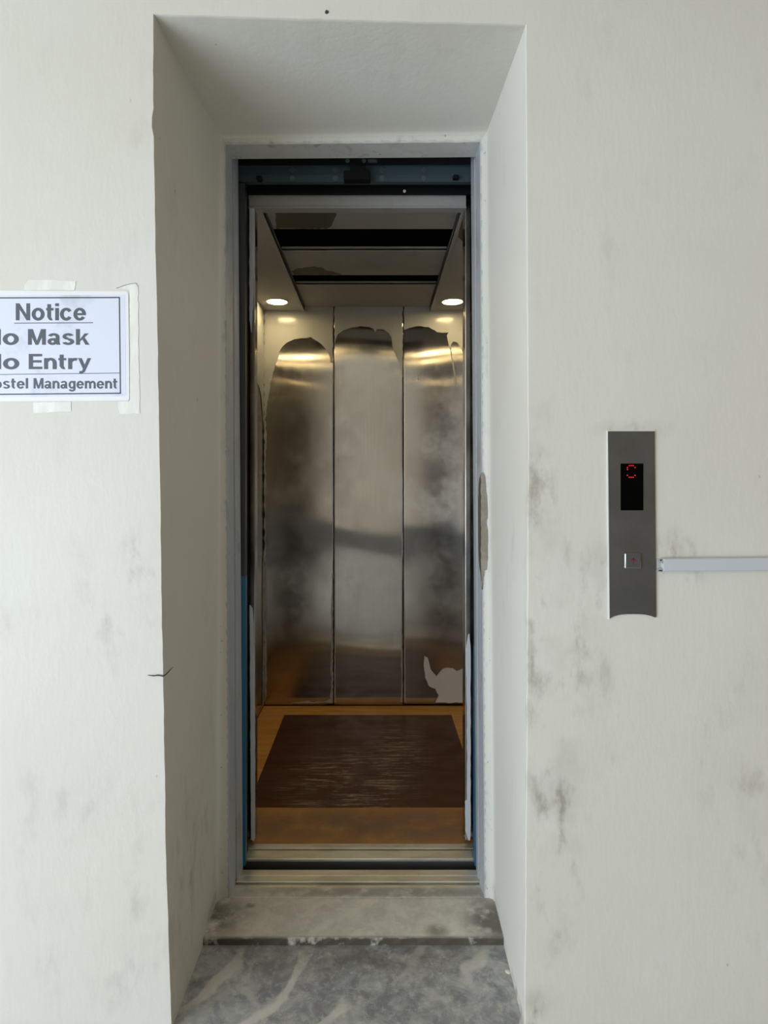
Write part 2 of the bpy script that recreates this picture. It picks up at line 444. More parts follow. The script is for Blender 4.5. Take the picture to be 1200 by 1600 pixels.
# marble threshold slab (worn step) with a nosing
bm = bmesh.new()
x0, x1 = PX(321, 1.69) - .02, PX(788, 1.69) + .02
prof = [(Y(1.69), -.0290), (Y(1.690), -.0135), (Y(1.694), -.0103), (Y(1.853), -.0100), (Y(1.855), -.0115), (Y(1.858), -.0102), (Y(1.902), -.0100), (Y(1.902), -.045), (Y(1.69), -.045)]
rs = []
for i in range(41):
    x = x0 + (x1 - x0) * i / 40
    rs.append([Vector((x, y + (.0015 * math.sin(i * 2.1) if k in (1, 2) else 0), z)) for k, (y, z) in enumerate(prof)])
loft(bm, rs, True, True)
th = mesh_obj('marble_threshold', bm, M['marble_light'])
tag(th, 'stained buff grey marble threshold slab stepping up to the elevator sill', 'threshold')

# shaft around the car, closed and dark
bm = bmesh.new()
for b in ((-1.30, -1.20, .02, 2.5, -.9, 3.0), (1.10, 1.20, .02, 2.5, -.9, 3.0), (-1.30, 1.20, 2.40, 2.5, -.9, 3.0), (-1.30, 1.20, .02, 2.5, 2.9, 3.0), (-1.30, 1.20, .02, 2.5, -1.0, -.9)):
    box(bm, *b)
box(bm, -1.30, 1.20, .02, Y(1.89), -.9, -.125)
struct(mesh_obj('wall_shaft', bm, M['shaft']))

# ------------------------------------------------------------------ landing door frame: door_1 > jamb, jamb, header, sill, track
door = struct(empty('door_1', (-.05, Y(1.93), -.01)))
def jamb(side):
    s = -1 if side == 'l' else 1
    top = {'l': [(352, 222), (362.5, 240), (364.9, 240), (372, 240)], 'r': [(750, 222), (743, 240), (740.8, 240), (735.6, 240)]}[side]
    bot = {'l': [(358, 1404), (368, 1377), (370.4, 1377), (379.5, 1361)], 'r': [(757, 1404), (749, 1377), (746.8, 1377), (744, 1361)]}[side]
    ds = [1.853, 1.917, 1.938, 1.988]
    rows = []
    for i in range(25):
        t = i / 24
        r = []
        for k in range(4):
            px = top[k][0] + (bot[k][0] - top[k][0]) * t
            z = 2.20 + (-.0095 - 2.20) * t
            r.append(Vector((PX(px, ds[k]), Y(ds[k]), z)))
        r[2:2] = [r[1] + Vector((s * .014, .001, 0)), r[2] + Vector((s * .014, -.001, 0))]
        # behind: out into the wall and round
        r.insert(0, Vector((r[0].x + s * .03, r[0].y + .004, r[0].z)))
        r.append(r[-1] + Vector((s * .10, .0, 0))); r.append(Vector((r[0].x + s * .06, r[0].y, r[0].z)))
        rows.append(r)
    bm = bmesh.new(); loft(bm, rows, True, True)
    return keep(mesh_obj('jamb', bm, M['jamb']), door)
jl = jamb('l'); jr = jamb('r')
jl['label'] = 'grey painted left jamb'; jr['label'] = 'pale blue-white right jamb'
bm = bmesh.new()
rs = []
for i in range(31):
    t = i / 30
    xa = PX(351, DB) + (PX(752, DB) - PX(351, DB)) * t
    za = PZ(225, 1.853) + (PZ(221, 1.853) - PZ(225, 1.853)) * t + .0012 * math.sin(i * 1.9)
    zc = PZ(248.5, 1.926) + (PZ(245.5, 1.926) - PZ(248.5, 1.926)) * t
    rs.append([Vector((xa, Y(1.852), za + .05)), Vector((xa, Y(1.853), za)), Vector((xa, Y(1.926), zc)), Vector((xa, Y(1.926), zc + .006)), Vector((xa, Y(1.926), zc + .06))])
loft(bm, rs, True, True)
keep(mesh_obj('header', bm, M['header']), door)
bm = bmesh.new()
prof = [(1.902, -.05), (1.902, -.0098), (1.912, -.0095), (1.9135, -.011), (1.9135, -.026), (1.926, -.026), (1.926, -.0105), (1.9275, -.0090), (1.934, -.0090), (1.936, -.0098), (1.956, -.0098), (1.9575, -.0088), (1.9845, -.0088), (1.987, -.011), (1.987, -.05)]
loft(bm, [[Vector((x, Y(d), z)) for d, z in prof] for x in (-.4230, -.15, .12, .3100)], True, True)
keep(mesh_obj('sill', bm, M['aluminium']), door)
# hanger track above the opening
bm = bmesh.new()
xa, xb = -.46, .34
loft(bm, [[Vector((x, Y(d), z)) for d, z in ((2.0, PZ(258, 2.0) + .001), (1.998, PZ(259.5, 2.0)), (2.004, PZ(260, 2.0)), (2.004, PZ(271, 2.0)), (2.0005, PZ(272, 2.0)), (2.0005, PZ(284, 2.0)), (2.02, PZ(284, 2.0)), (2.02, PZ(258, 2.0)))] for x in (xa, xb)], True, True)
track = keep(mesh_obj('door_track', bm, M['track']), door)
for px in (457, 524, 597, 662):
    for py, dd in ((265.5, 2.004), (278.5, 2.0005)):
        bm = bmesh.new(); c = P(px, py, dd); cyl(bm, c, (0, -1, 0), .0062, .003, 6); cyl(bm, c, (0, -1, 0), .0085, .0012, 20)
        mesh_obj('bolt', bm, M['bolt'], track)
bm = bmesh.new()
box(bm, PX(537, 1.97), PX(579, 1.97), Y(1.965), Y(2.0), PZ(281, 1.97), PZ(267, 1.97), .003)
box(bm, PX(547, 1.97), PX(571, 1.97), Y(1.965), Y(2.0), PZ(268, 1.97), PZ(258, 1.97), .003)
keep(mesh_obj('lock_box', bm, M['black']), door)
for px, py in ((405.5, 280), (712, 278)):
    bm = bmesh.new(); c = P(px, py, 1.995); box(bm, c.x - .009, c.x + .009, c.y - .012, c.y + .012, c.z - .006, c.z + .006, .004)
    keep(mesh_obj('rubber_stop', bm, M['black']), door)
for px in (543, 568.5):
    bm = bmesh.new(); cyl(bm, P(px, 251.5, 1.95), (0, -1, 0), .0065, .005, 16, .005)
    keep(mesh_obj('roller', bm, M['bolt']), door)
bm = bmesh.new(); xq = P(578, 250.5, 1.95); box(bm, xq.x - .006, xq.x + .022, xq.y, xq.y + .01, xq.z - .003, xq.z + .003)
keep(mesh_obj('track_bracket', bm, M['bolt']), door)

# paint torn off the right jamb and the plaster beside it
bm = bmesh.new()
out = [(751.6, 739), (754, 738), (757, 742), (758.5, 760), (761.5, 775), (763, 803), (760.5, 818), (764, 830), (764.5, 848), (763, 870), (760.5, 890), (756, 892), (754.5, 908), (752.6, 921), (752, 918)]
out = jag(out, .7, 5, 4)
prism(bm, [P(x, y, DB - .0005) for x, y in out], (0, .0035, 0))
pt = mesh_obj('peeled_patch', bm, M['bare_patch']); keep(pt, door); pt['label'] = 'bare brown metal where paint has peeled'
bm = bmesh.new()
o2 = []
for i in range(23):
    t = i / 22; py = 739 + (921 - 739) * t
    w = 5.2 * (math.sin(math.pi * min(1, t * 1.02)) ** .35 if 0 < t < 1 else 0) * (1 if t < .78 else (1 - t) / .22) + rj.random() * .8
    xA = 750.2 + 7 * (py - 221) / 1183 - .9; xB = 742.5 + 6 * (py - 245) / 1132
    dd = 1.853 + .072 * min(.7, w / 7.5)
    o2.append((xA - w, py, dd))
front = [P(750.2 + 7 * (py - 221) / 1183 - .7, py, 1.852) for _, py, _ in o2]
rear = [Vector((fr.x + (PX(742.5 + 6 * (py - 245) / 1132, 1.925) - fr.x) * (dd - 1.853) / .072 - .0011, Y(dd), fr.z)) for fr, (_, py, dd) in zip(front, o2)]
loft(bm, [front, rear, [p + Vector((.0018, 0, 0)) for p in rear], [p + Vector((.0018, 0, 0)) for p in front]], False)
kp = mesh_obj('peeled_edge', bm, M['bare_dark']); keep(kp, door)

# ------------------------------------------------------------------ sliding door leaves, parked at both sides
def leaf(name, mat, x0, x1, d0, d1, z0, z1, label, cat, group):
    o = empty(name, ((x0 + x1) / 2, Y((d0 + d1) / 2), z0))
    b = box_obj('door_leaf', (x0, x1, Y(d0), Y(d1), z0, z1), mat[0], None, .0015); keep(b, o)
    if mat[1]:
        xe, film_top = mat[1]
        s = 1 if xe == x1 else -1
        bm = bmesh.new(); box(bm, min(xe, xe - s * .05), max(xe, xe - s * .05), Y(d0) - .0006, Y(d0), z0 + .002, film_top, 0)
        box(bm, min(xe, xe + s * .0006), max(xe, xe + s * .0006), Y(d0) - .0006, Y(d1), z0 + .002, film_top, 0)
        ff = mesh_obj('protective_film', bm, M['blue']); keep(ff, o); ff['label'] = 'blue protective film'
    tag(o, label, cat, group)
    return o
Zt = PZ(284, 2.0) - .006
leaf('landing_door', (M['leaf_steel'], (-.4085, PZ(900, 2.0))), -.80, -.4085, 1.994, 2.020, -.004, Zt, 'landing door leaf with torn blue film slid open behind the left jamb', 'door', None)
leaf('landing_door', (M['leaf_steel'], (.3070, PZ(1010, 2.0))), .3070, .70, 1.994, 2.020, -.004, Zt, 'landing door leaf with blue film low on its edge behind the right jamb', 'door', None)
leaf('car_door', (M['black'], None), -.80, -.4140, 2.034, 2.066, .004, PZ(292, 2.05), 'black edged car door leaf slid open beside the left car post', 'door', None)
leaf('car_door', (M['black'], None), .3125, .70, 2.034, 2.066, .004, PZ(292, 2.05), 'black edged car door leaf slid open beside the right car post', 'door', None)

# ------------------------------------------------------------------ elevator car
XL, XR, DBK = -.598, .513, 3.40
ZCE = ZC + .918        # ceiling slats
ZST = ZC + .8976       # side strips
car = empty('elevator_car', ((XL + XR) / 2, Y(2.75), 0))
tag(car, 'small elevator car with brushed steel walls, torn white film and brown floor', 'elevator')
def part(name, bm, mat, parent=None, smooth=False, label=None):
    o = mesh_obj(name, bm, mat, None, smooth)
    if parent is None: keep(o, car)
    else:
        o.parent = parent; o.location = -(Vector(parent.location) + Vector(car.location))
    if label: o['label'] = label
    return o
def grid_panel(fn, nu, nv, uv=True, thick=None):
    """steel sheet over (u,v) in 0..1 with UVs so the grain has a direction; folded edges"""
    bm = bmesh.new(); L = bm.loops.layers.uv.new('UVMap')
    V = [[bm.verts.new(fn(i / nu, j / nv)) for i in range(nu + 1)] for j in range(nv + 1)]
    for j in range(nv):
        for i in range(nu):
            f = bm.faces.new((V[j][i], V[j][i + 1], V[j + 1][i + 1], V[j + 1][i]))
            for l, (a, b) in zip(f.loops, ((i, j), (i + 1, j), (i + 1, j + 1), (i, j + 1))): l[L].uv = (a / nu, b / nv * 2)
            f.smooth = True
    if thick:
        rim = [V[0][i] for i in range(nu + 1)] + [V[j][nu] for j in range(1, nv + 1)] + [V[nv][i] for i in range(nu - 1, -1, -1)] + [V[j][0] for j in range(nv - 1, 0, -1)]
        back = [bm.verts.new(v.co + Vector(thick)) for v in rim]
        for k in range(len(rim)):
            m_ = (k + 1) % len(rim)
            bm.faces.new((rim[k], rim[m_], back[m_], back[k]))
    return bm
ZW0, ZW1 = .006, ZST + .10
seams = [XL + .001, PX(521.2, DBK), PX(630, DBK), XR - .001]
back_panels = []
for k in range(3):
    a, b = seams[k] + .0009, seams[k + 1] - .0009
    ph = (0.3, 1.9, 4.1)[k]; tilt = (.003, 0, -.003)[k]
    def fn(u, v, a=a, b=b, ph=ph, tilt=tilt, k=k):
        x = a + (b - a) * u; z = ZW0 + (ZW1 - ZW0) * v
        e_ = min(u, 1 - u); fold = .0008 * max(0, 1 - e_ / .012)
        w = .0011 * math.sin(ph + z * 5.2) + .0009 * math.sin(z * 11 + ph * 2 + u * 2.4) + .0013 * math.cos((u - .5) * math.pi) * (.6 + .4 * math.sin(z * 3 + ph))
        return Vector((x, Y(DBK) + fold - w + tilt * (u - .5), z))
    back_panels.append(part('back_panel', grid_panel(fn, 84, 120, thick=(0, .008, 0)), M['steel']))
side_l = part('side_panel', grid_panel(lambda u, v: Vector((XL - .0015 * math.sin(v * 9) * math.sin(u * 6), Y(2.165 + (3.392 - 2.165) * u), ZW0 + (ZW1 - ZW0) * v)), 30, 60, thick=(-.01, 0, 0)), M['steel'])
side_r = part('side_panel', grid_panel(lambda u, v: Vector((XR + .0015 * math.sin(v * 8) * math.sin(u * 5), Y(2.165 + (3.392 - 2.165) * u), ZW0 + (ZW1 - ZW0) * v)), 30, 60, thick=(.01, 0, 0)), M['steel'])

def film_on_back(k, pts, seed, amp=.8, step=5, label=None, mat='film'):
    bm = bmesh.new()
    o = jag(pts, amp, step, seed)
    prism(bm, [P(x, y, DBK - .0045) for x, y in o], (0, .0006, 0))
    ob = part('protective_film', bm, M[mat], back_panels[k], label=label or 'torn white protective film')
    return ob
# upper sheets, torn to arches
film_on_back(0, [(412.5, 470), (520.2, 470), (520.2, 566), (516.5, 566), (515.5, 558), (512, 550), (506, 542), (497, 534), (489, 529.5), (485.5, 526.5), (475, 528.5), (460, 530), (449, 535), (441, 542), (436.5, 550), (432, 565), (426.5, 582), (422.5, 598), (421, 612), (417.5, 628), (415.5, 650), (412.5, 658)], 11)
film_on_back(1, [(522.4, 470), (629, 470), (629, 590), (627, 588), (625.4, 568), (619.5, 558), (614, 546), (612, 528), (608, 521), (600, 515), (588.5, 514.5), (586, 519.5), (583.5, 514), (577, 511), (563, 509.5), (548, 512), (537, 516), (528, 522), (524, 532), (522.6, 548)], 12)
film_on_back(2, [(631.2, 470), (738, 470), (738, 556), (722, 549), (719, 541), (714, 535), (708, 533.5), (704.5, 539), (706, 546), (703.5, 547), (699.5, 532), (698, 524), (701, 519.5), (692, 520), (683, 519), (679, 516), (670, 511), (658, 509.5), (645, 511), (634, 514.5), (631.2, 515)], 13)
film_on_back(2, [(703.6, 548), (705.4, 548), (709.5, 572), (714.5, 604), (712.5, 600), (708, 576)], 14, .3)
film_on_back(2, [(652, 592), (655, 582), (656, 590), (653.5, 594)], 15, .3)
# remnant at the lower right
film_on_back(2, [(663, 1025), (668.5, 1028), (673, 1046), (682, 1056.5), (687, 1050), (695, 1043.5), (708, 1044), (713.5, 1048.5), (722, 1045), (738, 1047), (738, 1098), (680, 1098), (685.5, 1087), (680, 1076), (670, 1072), (664.5, 1059), (662, 1040)], 16, .7, mat='film_daylit')
# slivers along the seams and the foot
film_on_back(0, [(518.6, 900), (520.3, 880), (520.3, 1098), (492, 1098), (492, 1096), (506, 1096.3), (516, 1092), (517.5, 1070), (516.8, 1040), (518, 1000), (517.2, 960), (518.4, 930)], 17, .7)
film_on_back(1, [(522.6, 860), (523.2, 900), (523.6, 960), (524.2, 1030), (524.4, 1097), (522.4, 1097)], 18, .3)
film_on_back(1, [(628.9, 985), (628.9, 1097), (626.4, 1097), (627.6, 1060), (626.2, 1040), (627.8, 1010)], 19, .6)
film_on_back(2, [(631.2, 880), (632, 940), (633, 1000), (634.2, 1097), (631.2, 1097)], 20, .3)
film_on_back(0, [(456, 1097.5), (470, 1096.6), (483, 1094.5), (487, 1097), (500, 1098.5), (456, 1099)], 21, .3)
film_on_back(0, [(412.6, 655), (415.2, 658), (416.6, 690), (414.6, 720), (415.8, 760), (414.8, 800), (415.6, 860), (415.2, 900), (417, 930), (416.4, 1000), (416.6, 1085), (413, 1098), (412.6, 1000)], 22, .7)
for i, (yc, h) in enumerate(((690, 5), (742, 4), (803, 9), (832, 8), (851, 10), (882, 6), (1004, 5))):
    film_on_back(0, [(412, yc - h), (413.6, yc - h * .4), (414.2, yc + 1), (413.2, yc + h * .7), (412, yc + h)], 70 + i, .3, 2, 'dark glue left in the corner', 'black')
# the left wall's film
def film_on_left(pts, seed, amp=.004):
    bm = bmesh.new(); o = jag(pts, amp, .03, seed)
    prism(bm, [Vector((XL + .0035, Y(d), z)) for d, z in o], (-.0006, 0, 0))
    part('protective_film', bm, M['film'], side_l, label='torn white protective film')
film_on_left([(2.60, 2.19), (3.385, 2.19), (3.385, PZ(668, 3.37)), (3.36, PZ(650, 3.36)), (3.32, PZ(622, 3.3)), (3.26, PZ(606, 3.26)), (3.17, PZ(594, 3.17)), (3.05, PZ(585, 3.05)), (2.85, PZ(560, 2.85)), (2.7, PZ(500, 2.7))], 31)
film_on_left([(3.352, PZ(880, 3.35)), (3.388, PZ(860, 3.35)), (3.388, .012), (3.345, .012), (3.36, .35), (3.348, .5)], 32)

# front returns (inside faces of the car front) and entrance posts
for s, xin, xout in (('l', -.402, XL - .01), ('r', .292, XR + .01)):
    x0, x1 = min(xin, xout), max(xin, xout)
    bm = bmesh.new(); L = bm.loops.layers.uv.new('UVMap')
    box(bm, x0, x1, Y(2.132), Y(2.165), .004, ZW1, .0015)
    for f in bm.faces:
        for l in f.loops: l[L].uv = (l.vert.co.x + l.vert.co.y, l.vert.co.z)
    part('front_return', bm, M['steel'])
def post(px0, px1, films):
    x0, x1 = PX(px0, 2.1), PX(px1, 2.1)
    bm = bmesh.new(); L = bm.loops.layers.uv.new('UVMap')
    box(bm, x0, x1, Y(2.1), Y(2.132), .018, PZ(297, 2.1), .0018)
    for f in bm.faces:
        for l in f.loops: l[L].uv = (l.vert.co.x + l.vert.co.y, l.vert.co.z)
    p = part('entrance_post', bm, M['steel'])
    for outl, sd in films:
        bm = bmesh.new(); prism(bm, [P(x, y, 2.0985) for x, y in jag(outl, .35, 9, sd)], (0, .0012, 0))
        part('protective_film', bm, M['post_film'], p, label='ragged pale film left on the post')
    return p
post(390, 398.5, [([(389.6, 297), (392, 294.5), (396.5, 299), (398, 330), (398, 430), (396.5, 434), (395.5, 470), (394, 500), (392.5, 520), (389.8, 500)], 41),
                  ([(390, 945), (394.5, 950), (396, 975), (396.6, 1010), (398.4, 1100), (398.8, 1309), (396.5, 1314.5), (392.5, 1312), (391.5, 1200), (390.6, 1060)], 42)])
post(727, 735.5, [([(726.5, 300), (729, 290), (732, 290), (731.5, 298), (728, 303)], 43),
                  ([(731.5, 992), (733.5, 990), (735.3, 1010), (735.4, 1305), (734.5, 1313), (731.5, 1313), (727, 1298), (726.5, 1252), (729.5, 1250), (729.8, 1160), (729, 1060), (727.5, 1035), (727.3, 1016)], 44)])
# header over the car entrance
bm = bmesh.new()
loft(bm, [[Vector((x, Y(d), z)) for d, z in ((2.098, PZ(303, 2.098)), (2.098, PZ(322, 2.098)), (2.094, PZ(322.6, 2.094)), (2.094, PZ(325, 2.094)), (2.132, PZ(325, 2.094)), (2.132, PZ(302, 2.098)))] for x in (PX(389, 2.1), PX(728, 2.1))], True, True)
hd = part('entrance_header', bm, M['ceil_film'])
bm = bmesh.new(); box(bm, PX(389, 2.1), PX(727, 2.1), Y(2.088), Y(2.12), PZ(303.5, 2.1), PZ(302, 2.1) , .0006)
part('header_edge', bm, M['steel_plain'], hd, label='bright steel upper edge')
bm = bmesh.new(); box(bm, PX(360, 2.07), PX(760, 2.07), Y(2.07), Y(2.084), PZ(302, 2.07), PZ(287, 2.07))
part('door_belt_cover', bm, M['black'])
bm = bmesh.new(); cyl(bm, P(632, 299, 2.066), (0, -1, 0), .0045, .003, 12); part('screw', bm, M['trim_white'])

# car sill, floor, border
bm = bmesh.new()
prof = [(2.027, -.09), (2.027, -.0025), (2.030, .0), (2.073, .0), (2.0745, -.001), (2.0745, -.016), (2.084, -.016), (2.084, -.001), (2.0855, .0005), (2.110, .0005), (2.113, -.001), (2.113, -.05)]
loft(bm, [[Vector((x, Y(d), z)) for d, z in prof] for x in (-.437, -.1, .2, .329)], True, True)
part('car_sill', bm, M['aluminium'])
bm = bmesh.new(); box(bm, -.437, .329, Y(2.0245), Y(2.0268), -.09, -.007, .0006); part('sill_apron', bm, M['dark_steel'])
bm = bmesh.new(); box(bm, XL, XR, Y(2.113), Y(DBK), -.06, -.004); part('floor_base', bm, M['car_shell'])
bo = [(XL, 2.113), (XR, 2.113), (XR, DBK), (XL, DBK)]; bi = [(-.472, 2.344), (.386, 2.344), (.384, 3.27), (-.470, 3.27)]
bm = bmesh.new()
vo = [bm.verts.new((x, Y(d), 0)) for x, d in bo]; vi = [bm.verts.new((x, Y(d), 0)) for x, d in bi]
vo2 = [bm.verts.new((x, Y(d), -.004)) for x, d in bo]
for i in range(4):
    j = (i + 1) % 4
    bm.faces.new((vo[i], vo[j], vi[j], vi[i])); bm.faces.new((vo[j], vo[i], vo2[i], vo2[j]))
part('floor_border', bm, M['wood_border'], label='tan wood grain border')
bm = bmesh.new(); prism(bm, [(x, Y(d), -.0002) for x, d in bi], (0, 0, -.0036))
part('floor_panel', bm, M['wood_dark'], label='scuffed dark brown wood grain floor panel')

# ceiling: side strips carrying the lamps, three cross slats with open slots between
X_IL, X_IR = PX(476, DBK), PX(671.5, DBK)
for s, xa, xb in (('l', XL, X_IL), ('r', X_IR, XR)):
    bm = bmesh.new()
    box(bm, xa, xb, Y(2.14), Y(DBK - .004), ZST, ZST + .018, .002)
    xe = X_IL if s == 'l' else X_IR; q = 1 if s == 'r' else -1
    box(bm, min(xe, xe + q * .012), max(xe, xe + q * .012), Y(2.14), Y(DBK - .006), ZST - .0035, ZST + .03, .001)
    st = part('ceiling_strip', bm, M['ceil_film'])
    if s == 'r':
        bm = bmesh.new(); prism(bm, [Vector((PX(x, d_), Y(d_), ZST - .0012)) for x, d_ in [(p[0], .8976 / ((750 - p[1]) / 1000)) for p in [(724, 338), (719, 352), (716, 370), (722, 376), (725, 374)]]], (0, 0, .001))
        part('film_tear', bm, M['bare'], st, label='dark patch where film has torn')
slats = [(2.135, 2.342), (2.560, 2.869), (3.005, 3.385)]
zs = lambda py: .918 / ((750 - py) / 1000)
bare = [[(431, 328), (446, 325), (470, 324.5), (500, 324.5), (518, 325), (524.5, 329), (526, 336), (521, 345), (518, 353), (509, 357), (431, 357)],
        [(456, 424), (462, 420), (476, 418), (490, 416), (504, 418), (510, 423), (520, 424), (530, 427), (533, 429.6), (460, 429.6)], None]
for k, (da, db) in enumerate(slats):
    bm = bmesh.new()
    box(bm, X_IL + .004, X_IR - .004, Y(da), Y(db), ZCE, ZCE + .010, .0012)
    box(bm, X_IL + .004, X_IR - .004, Y(da), Y(da) + .02, ZCE - (.002 if k else 0), ZCE + .016, .0012)
    if k:
        box(bm, X_IL + .004, X_IR - .004, Y(da) - .012, Y(da) + .0005, ZCE + .006, ZCE + .012, .001)
    sl = part('ceiling_slat', bm, M['ceil_film'])
    if bare[k]:
        bm = bmesh.new()
        prism(bm, [Vector((PX(x, zs(y)), Y(zs(y)), ZCE - .0012)) for x, y in jag(bare[k], .8, 4, 50 + k)], (0, 0, .001))
        part('film_tear', bm, M['bare'], sl, label='dark bare steel where film has torn')
# closed shell of the car: roof with a dark void over the slats, outer skins
bm = bmesh.new()
box(bm, XL - .03, XR + .03, Y(2.135), Y(DBK) + .03, 2.55, 2.57)
for x in (XL - .03, XR + .012): box(bm, x, x + .018, Y(2.135), Y(DBK) + .03, -.02, 2.55)
box(bm, XL - .03, XR + .03, Y(DBK) + .012, Y(DBK) + .03, -.02, 2.55)
box(bm, XL - .03, XR + .03, Y(2.135), Y(2.15), ZW1, 2.55)
part('car_shell', bm, M['car_shell'])

# ------------------------------------------------------------------ downlights in the side strips
def downlight(x, d, label):
    t = empty('downlight', (x, Y(d), ZST))
    bm = bmesh.new(); lathe(bm, (0, 0, 0), [(.0515, .002), (.0575, -.0005), (.0572, -.0030), (.0515, -.0042), (.0500, -.0030), (.0497, .002)])
    mesh_obj('trim_ring', bm, M['trim_white'], t, True)
    bm = bmesh.new(); lathe(bm, (0, 0, 0), [(.0001, -.0032), (.030, -.0034), (.0497, -.0026), (.0499, .0015), (.0001, .0015)])
    mesh_obj('lens', bm, M['lens'], t, True)
    tag(t, label, 'light', 'round recessed lamps in the car ceiling')
downlight(PX(433, 3.217), 3.217, 'lit round downlight in the left ceiling strip near the back wall')
downlight(PX(707, 3.217), 3.217, 'lit round downlight in the right ceiling strip near the back wall')
downlight(PX(433, 3.217), 2.29, 'lit round downlight in the left ceiling strip just inside the entrance')
downlight(PX(707, 3.217), 2.29, 'lit round downlight in the right ceiling strip just inside the entrance')

# ------------------------------------------------------------------ notice on the left wall
def R_(x0, y0, x1, y1): return ('p', [(x0, y0), (x1, y0), (x1, y1), (x0, y1)])
def G_(*pts): return ('p', list(pts))
def A_(cx, cy, ro, so, ri, si, a0, a1): return ('a', (cx, cy, ro, so, ri, si, a0, a1))
GLYPH = {   # bold grotesque letters, capital height 1: (width, pieces)
 'N': (.84, [R_(0, 0, .19, 1), R_(.65, 0, .84, 1), G_((0, 1), (.21, 1), (.84, 0), (.63, 0))]),
 'H': (.84, [R_(0, 0, .2, 1), R_(.64, 0, .84, 1), R_(.1, .43, .74, .60)]),
 'E': (.74, [R_(0, 0, .2, 1), R_(.1, 0, .74, .165), R_(.1, .43, .70, .59), R_(.1, .835, .73, 1)]),
 'M': (.98, [R_(0, 0, .18, 1), R_(.80, 0, .98, 1), G_((0, 1), (.27, 1), (.57, 0), (.41, 0)), G_((.98, 1), (.71, 1), (.41, 0), (.57, 0))]),
 'o': (.76, [A_(.38, .36, .38, .38, .185, .225, 0, 360)]),
 't': (.44, [R_(.1, .17, .29, .95), R_(0, .58, .43, .725), A_(.31, .18, .21, .19, .02, .04, 180, 290)]),
 'i': (.19, [R_(0, 0, .19, .725), R_(0, .83, .19, 1)]),
 'l': (.19, [R_(0, 0, .19, 1)]),
 'c': (.70, [A_(.37, .36, .37, .38, .18, .225, 32, 328)]),
 'e': (.74, [A_(.37, .36, .37, .38, .18, .235, 0, 328), R_(.1, .30, .73, .425)]),
 'a': (.71, [A_(.34, .50, .32, .24, .14, .10, 5, 165), R_(.48, .08, .66, .52), G_((.50, 0), (.71, 0), (.66, .15), (.48, .15)), A_(.28, .205, .28, .22, .11, .085, 0, 360), R_(.28, .315, .55, .425)]),
 's': (.67, [A_(.335, .53, .31, .21, .13, .08, 18, 272), A_(.335, .20, .335, .215, .14, .08, -165, 92)]),
 'k': (.74, [R_(0, 0, .19, 1), G_((.12, .19), (.47, .725), (.71, .725), (.19, .17)), G_((.30, .44), (.43, .55), (.75, 0), (.52, 0))]),
 'n': (.69, [R_(0, 0, .19, .725), A_(.36, .40, .33, .345, .14, .19, 0, 155), R_(.50, 0, .69, .41)]),
 'm': (1.07, [R_(0, 0, .18, .725), A_(.33, .42, .295, .325, .115, .17, 0, 155), R_(.445, 0, .625, .43), A_(.775, .42, .295, .325, .115, .17, 0, 155), R_(.89, 0, 1.07, .43)]),
 'r': (.45, [R_(0, 0, .19, .725), A_(.38, .38, .37, .36, .19, .19, 66, 160)]),
 'y': (.71, [G_((0, .725), (.2, .725), (.45, .05), (.27, .0)), G_((.71, .725), (.51, .725), (.25, -.02), (.21, -.12), (.08, -.12), (.06, -.28), (.24, -.28), (.37, -.18))]),
 'g': (.69, [A_(.34, .36, .34, .375, .16, .225, 0, 360), R_(.50, -.04, .69, .725), A_(.35, -.05, .34, .235, .15, .09, 190, 360)]),
}
def word_width(word, gap=.085): return sum(GLYPH[c][0] for c in word) + gap * (len(word) - 1)
def text_bm(word, x0, x1, zb, zt, y, thick=.0002):
    """lettering fitted between x0..x1, baseline zb, capital height up to zt"""
    k = (x1 - x0) / word_width(word); h = zt - zb; cx = 0; bm = bmesh.new(); lay = 0
    T = lambda p: Vector((x0 + (cx + p[0]) * k, y - lay * 4e-6, zb + p[1] * h))
    for ch in word:
        for kind, d in GLYPH[ch][1]:
            lay += 1
            if kind == 'p':
                xs = [p[0] for p in d]; ys = [p[1] for p in d]
                if len(d) == 4 and d[0][1] == d[1][1] and d[1][0] == d[2][0]:      # upright bars: heavier stems
                    a_, b_ = (0, .035) if d[0][0] == 0 else (-.035, 0)
                    if max(xs) - min(xs) < .23: d = [(x + (b_ if x == max(xs) else a_), y_) for x, y_ in d]
                prism(bm, [T(p) for p in d], (0, thick, 0))
            else:
                ox, oy, ro, so, ri, si, a0, a1 = d; ri = max(.02, ri - .035); si = max(.02, si - .015); n = max(8, int((a1 - a0) / 9))
                q = [math.radians(a0 + (a1 - a0) * i / n) for i in range(n + 1)]
                o_ = [T((ox + ro * math.cos(t), oy + so * math.sin(t))) for t in q]; i_ = [T((ox + ri * math.cos(t), oy + si * math.sin(t))) for t in q]
                loft(bm, [o_, i_])
        cx += GLYPH[ch][0] + .085
    return bm
wx = lambda px: PX(px, D0)
wz = lambda py: PZ(py, D0)
nt = empty('notice_sheet', (wx(80), -.001, wz(626)))
bm = bmesh.new()
prism(bm, [Vector((wx(x), -.0006, wz(y))) for x, y in ((-62, 454), (60, 454.5), (198, 455.5), (201, 458), (202, 540), (202.3, 624), (200, 626), (90, 627), (-62, 628))], (0, -.0008, 0))
keep(mesh_obj('laminate', bm, M['lamin']), nt)
bm = bmesh.new()
prism(bm, [Vector((wx(x), -.0014, wz(y))) for x, y in ((-52, 461.5), (196, 461), (197.5, 619), (-52, 621))], (0, -.0002, 0))
keep(mesh_obj('paper', bm, M['paper']), nt)
bm = bmesh.new()
yq0, yq1 = -.0019, -.0016
